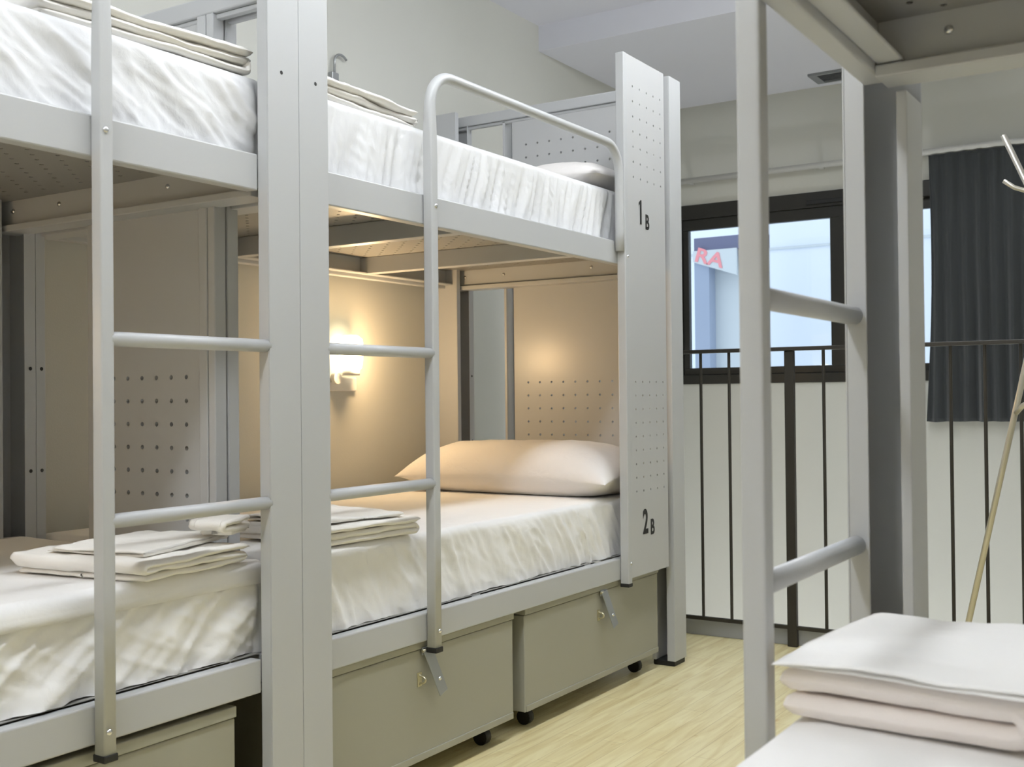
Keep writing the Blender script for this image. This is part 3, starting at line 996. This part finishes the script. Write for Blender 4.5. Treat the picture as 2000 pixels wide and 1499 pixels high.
# upper berths
folded('folded_towel', 'folded white linen on the upper mattress right of the double post', 'folded linen', -1.90, 2.065, 1.6155, 0.36, 0.38, 3, 0.017,
       rot=radians(3), seed=51.3, fold_axis='y', wob=1.8)
folded('folded_sheet', 'long white folded linen on the top left upper mattress', 'folded linen', -1.90, 1.435, 1.609, 0.46, 0.40, 3, 0.017,
       rot=radians(-4), seed=61.3, fold_axis='y', wob=1.6)


# ------------------------------------------------------------------ pillows
def pillow(label, cx, cy, z0, wx, wy, h, rot, seed, lift=0.0):
    nx, ny = 64, 48
    verts, faces = [], []
    M = Matrix.Translation((cx, cy, z0)) @ Matrix.Rotation(rot, 4, 'Z')

    def surf(u, v, s):
        au, av = abs(u), abs(v)
        e = (1 - au ** 4.6) ** 0.66 * (1 - av ** 2.8) ** 0.60 if au < 1 and av < 1 else 0
        # sides drawn in between the corners
        x = u * wx / 2 * (1 - 0.06 * (1 - av ** 2) * au ** 4)
        y = v * wy / 2 * (1 - 0.07 * (1 - au ** 2) * av ** 4)
        w = 0.006 * noise.noise(Vector((x * 9, y * 9, seed))) + 0.003 * noise.noise(Vector((x * 28, y * 16, seed + s)))
        w += 0.004 * ridged(Vector((x * 15 + y * 10, y * 5, seed))) * (au * av)
        if s > 0: z = h * 0.40 + h * 0.60 * e + w * e
        else: z = h * 0.40 - h * 0.40 * min(1, e * 1.35)
        z = z - h * 0.12 * (1 - e) * (au * av) ** 2
        return M @ Vector((x, y, max(0.001, z)))
    for s in (1, -1):
        for j in range(ny + 1):
            for i in range(nx + 1):
                u = sin(pi / 2 * (2 * i / nx - 1)); v = sin(pi / 2 * (2 * j / ny - 1))
                verts.append(surf(u, v, s))
    N = (nx + 1) * (ny + 1)
    for s in (0, 1):
        for j in range(ny):
            for i in range(nx):
                a = s * N + j * (nx + 1) + i
                q = (a, a + 1, a + nx + 2, a + nx + 1)
                faces.append(q if s == 0 else q[::-1])
    me = bpy.data.meshes.new('pillow'); me.from_pydata(verts, [], faces)
    bm = bmesh.new(); bm.from_mesh(me); bmesh.ops.remove_doubles(bm, verts=bm.verts, dist=0.0004); bm.to_mesh(me); bm.free()
    o = link('pillow', me, M_PILLOW, None, True)
    return tag(o, label, 'pillow')


pillow('plump white pillow half lit by the warm lamp on the lower bed', -2.085, 3.375, 0.6070, 0.87, 0.46, 0.175, radians(-2), 4.0)
pillow('white pillow on the upper mattress behind the guard pipe', -2.06, 3.36, 1.616, 0.76, 0.44, 0.11, radians(0), 9.0)

# ------------------------------------------------------------------ under-bed locker boxes
def locker(label, y0, y1, hasp_y, x1=XF - 0.012, z0=0.058, z1=0.338, lid=0.022):
    x0 = XB + 0.15
    root = thing('locker_box', label, 'storage box', ((x0 + x1) / 2, (y0 + y1) / 2, 0))
    MB().box(x0, x1, y0, y1, z0, z1 - lid - 0.002).build('body', M_BIN, root, 0.003)
    MB().box(x0, x1 + 0.004, y0 - 0.001, y1 + 0.001, z1 - lid, z1).build('lid', M_BIN, root, 0.002)
    # folded bottom hem
    MB().box(x1 - 0.002, x1 + 0.003, y0 + 0.004, y1 - 0.004, z0 + 0.001, z0 + 0.018).build('bottom_hem', M_BIN, root, 0.001)
    for (yy) in (y0 + 0.08, y1 - 0.08):
        for xx in (x0 + 0.07, x1 - 0.05):
            cs = MB(); cs.tube([(xx, yy - 0.012, 0.022), (xx, yy + 0.012, 0.022)], 0.022, 16)
            cs.box(xx - 0.018, xx + 0.018, yy - 0.016, yy + 0.016, 0.040, z0 + 0.002)
            cs.build('caster', M_BLACK, root)
    if hasp_y:
        # hasp: hinge leaf on the lid, long strap hanging out at a tilt
        Mh = Matrix.Translation((x1 + 0.006, hasp_y, z1 - 0.022)) @ Matrix.Rotation(radians(19), 4, 'X') @ Matrix.Rotation(radians(-9), 4, 'Y')
        hp = MB().obox(Mh @ Matrix.Translation((0.006, 0, -0.058)), 0.0014, 0.0165, 0.060)
        ho = hp.build('hasp_strap', M_HASP, root, 0.0008)
        MB().dome((Mh @ Vector((0.0078, 0.002, -0.080))), 0.0055, (1, 0, 0), 0.7).build('rivet', M_CHROME, ho)
        MB().box(x1 + 0.004, x1 + 0.009, hasp_y - 0.017, hasp_y + 0.017, z1 - 0.032, z1 - 0.014).build('hinge_leaf', M_HASP, root, 0.001)
        MB().tube([(x1 + 0.008, hasp_y - 0.018, z1 - 0.022), (x1 + 0.008, hasp_y + 0.018, z1 - 0.022)], 0.0035, 10).build('hinge_pin', M_BRASS, root)
        yy = hasp_y - 0.022; zz = z1 - 0.090
        MB().tube([(x1 + 0.001, yy, zz + 0.012)] + [(x1 + 0.004 + 0.016 * sin(a), yy, zz + 0.009 * cos(a)) for a in [pi * k / 8 for k in range(9)]] + [(x1 + 0.001, yy, zz - 0.012)], 0.0028, 8).build('staple', M_BRASS, root)
        MB().box(x1 + 0.0, x1 + 0.0025, yy - 0.008, yy + 0.008, zz - 0.017, zz + 0.017).build('staple_plate', M_BRASS, root, 0.0005)
    return root


locker('olive grey metal locker box under the lower bed, between double post and dark gap', 1.850, 2.590, 2.190, z1=0.346, lid=0.017)
locker('olive grey metal locker box under the lower bed, right of the dark gap', 2.650, 3.512, 3.105, z1=0.346, lid=0.017)
locker('grey metal locker box under the bottom left bed', 0.72, 1.572, None, z1=0.334)

# ------------------------------------------------------------------ wall lamp, wall plate, hook
def wall_lamp(label, wx, side, ly, watts):
    """side: direction from the wall into the berth"""
    lamp = thing('wall_lamp', label, 'wall lamp', (wx, ly, 1.08))
    LX, LY = wx + side * 0.055, ly
    lm = MB(); prev = None
    prof = [(0.030, 1.035), (0.038, 1.045), (0.042, 1.075), (0.044, 1.115), (0.041, 1.145), (0.024, 1.158), (0.004, 1.160)]
    bmx = lm.bm
    for (r_, z_) in prof:
        ring = [bmx.verts.new((LX + r_ * cos(2 * pi * k / 24), LY + r_ * sin(2 * pi * k / 24), z_)) for k in range(24)]
        if prev:
            for k in range(24):
                bmx.faces.new((prev[k], prev[(k + 1) % 24], ring[(k + 1) % 24], ring[k])).smooth = True
        prev = ring
    bmx.faces.new(prev)
    lm.build('lamp_shade', M_GLOW, lamp)
    MB().tube([(LX, LY, 1.018), (LX, LY, 1.037)], 0.031, 20).build('lamp_base', M_WHITE, lamp)
    MB().box(wx, LX, LY - 0.012, LY + 0.012, 1.018, 1.030).build('arm', M_WHITE, lamp, 0.002)
    ld = bpy.data.lights.new('wall_lamp_light', 'POINT'); ld.energy = watts; ld.color = (1.0, 0.66, 0.33); ld.shadow_soft_size = 0.03
    lo = bpy.data.objects.new('wall_lamp_light', ld); COL.objects.link(lo); lo.location = (LX + side * 0.055, LY, 1.10)


wall_lamp('glowing warm wall lamp above the lower mattress right of the double post', -2.65, 1, 3.010, LAMP_W[0])
wall_lamp('warm wall lamp in the bottom left berth, outside the picture', -2.65, 1, 0.434, LAMP_W[1])
wall_lamp('warm wall lamp in the right berth, beside the viewer', 0.62, -1, 0.30, LAMP_W[2])

sp = thing('wall_plate', 'white switch plate with round knob below the glowing wall lamp', 'switch', (-2.65, 3.03, 0.985))
MB().box(-2.65, -2.632, 2.91, 3.085, 0.963, 1.012).build('plate', M_WHITE, sp, 0.004)
MB().tube([(-2.632, 2.962, 1.008), (-2.612, 2.962, 1.008)], 0.021, 24).build('knob', M_WHITE, sp, 0.002)

hk = thing('wall_hook', 'small clear grey hook on the wall above the upper berth linen', 'hook', (-2.65, 3.02, 2.12))
M_CLEAR = principled('grey_wire', (0.35, 0.36, 0.36), 0.3, metal=0.6)
hp_ = [(-2.635, 2.982, 2.080), (-2.635, 2.982, 2.125)] + [(-2.635, 3.017 - 0.035 * cos(a), 2.125 + 0.030 * sin(a)) for a in [pi * k / 10 for k in range(1, 9)]]
MB().tube(hp_, 0.0045, 10).build('hook_wire', M_CLEAR, hk)
MB().box(-2.65, -2.630, 2.965, 3.0, 2.055, 2.085).build('hook_base', M_CLEAR, hk, 0.002)

# ------------------------------------------------------------------ coat stand at the right edge
cs = thing('coat_stand', 'pale metal coat stand with crossing slanted poles at the right edge', 'coat stand', (-0.35, 3.0, 0))
poles = [((-0.640, 3.0, 0.0), (-0.205, 3.02, 2.0)),
         ((-0.463, 3.0, 1.575), (0.19, 2.90, 0.0)),
         ((-0.33, 3.32, 0.0), (-0.36, 2.86, 1.85))]
for a, b in poles:
    a, b = Vector(a), Vector(b)
    p = MB().tube([a, b], 0.0075, 12).build('pole', M_STAND, cs)
MB().tube([(-0.464, 3.0, 1.462), (-0.440, 3.0, 1.443), (-0.40, 3.0, 1.426), (-0.36, 3.0, 1.41)], 0.0058, 10).build('peg', M_STAND, cs)
MB().tube([(-0.444, 3.0, 0.885), (-0.425, 2.985, 0.905), (-0.40, 2.97, 0.915)], 0.0065, 10).build('peg', M_STAND, cs)
MB().tube([(-0.352, 3.0, 1.31), (-0.352, 3.0, 1.35)], 0.022, 16).build('hub', M_STAND, cs)

bpy.context.view_layer.update()
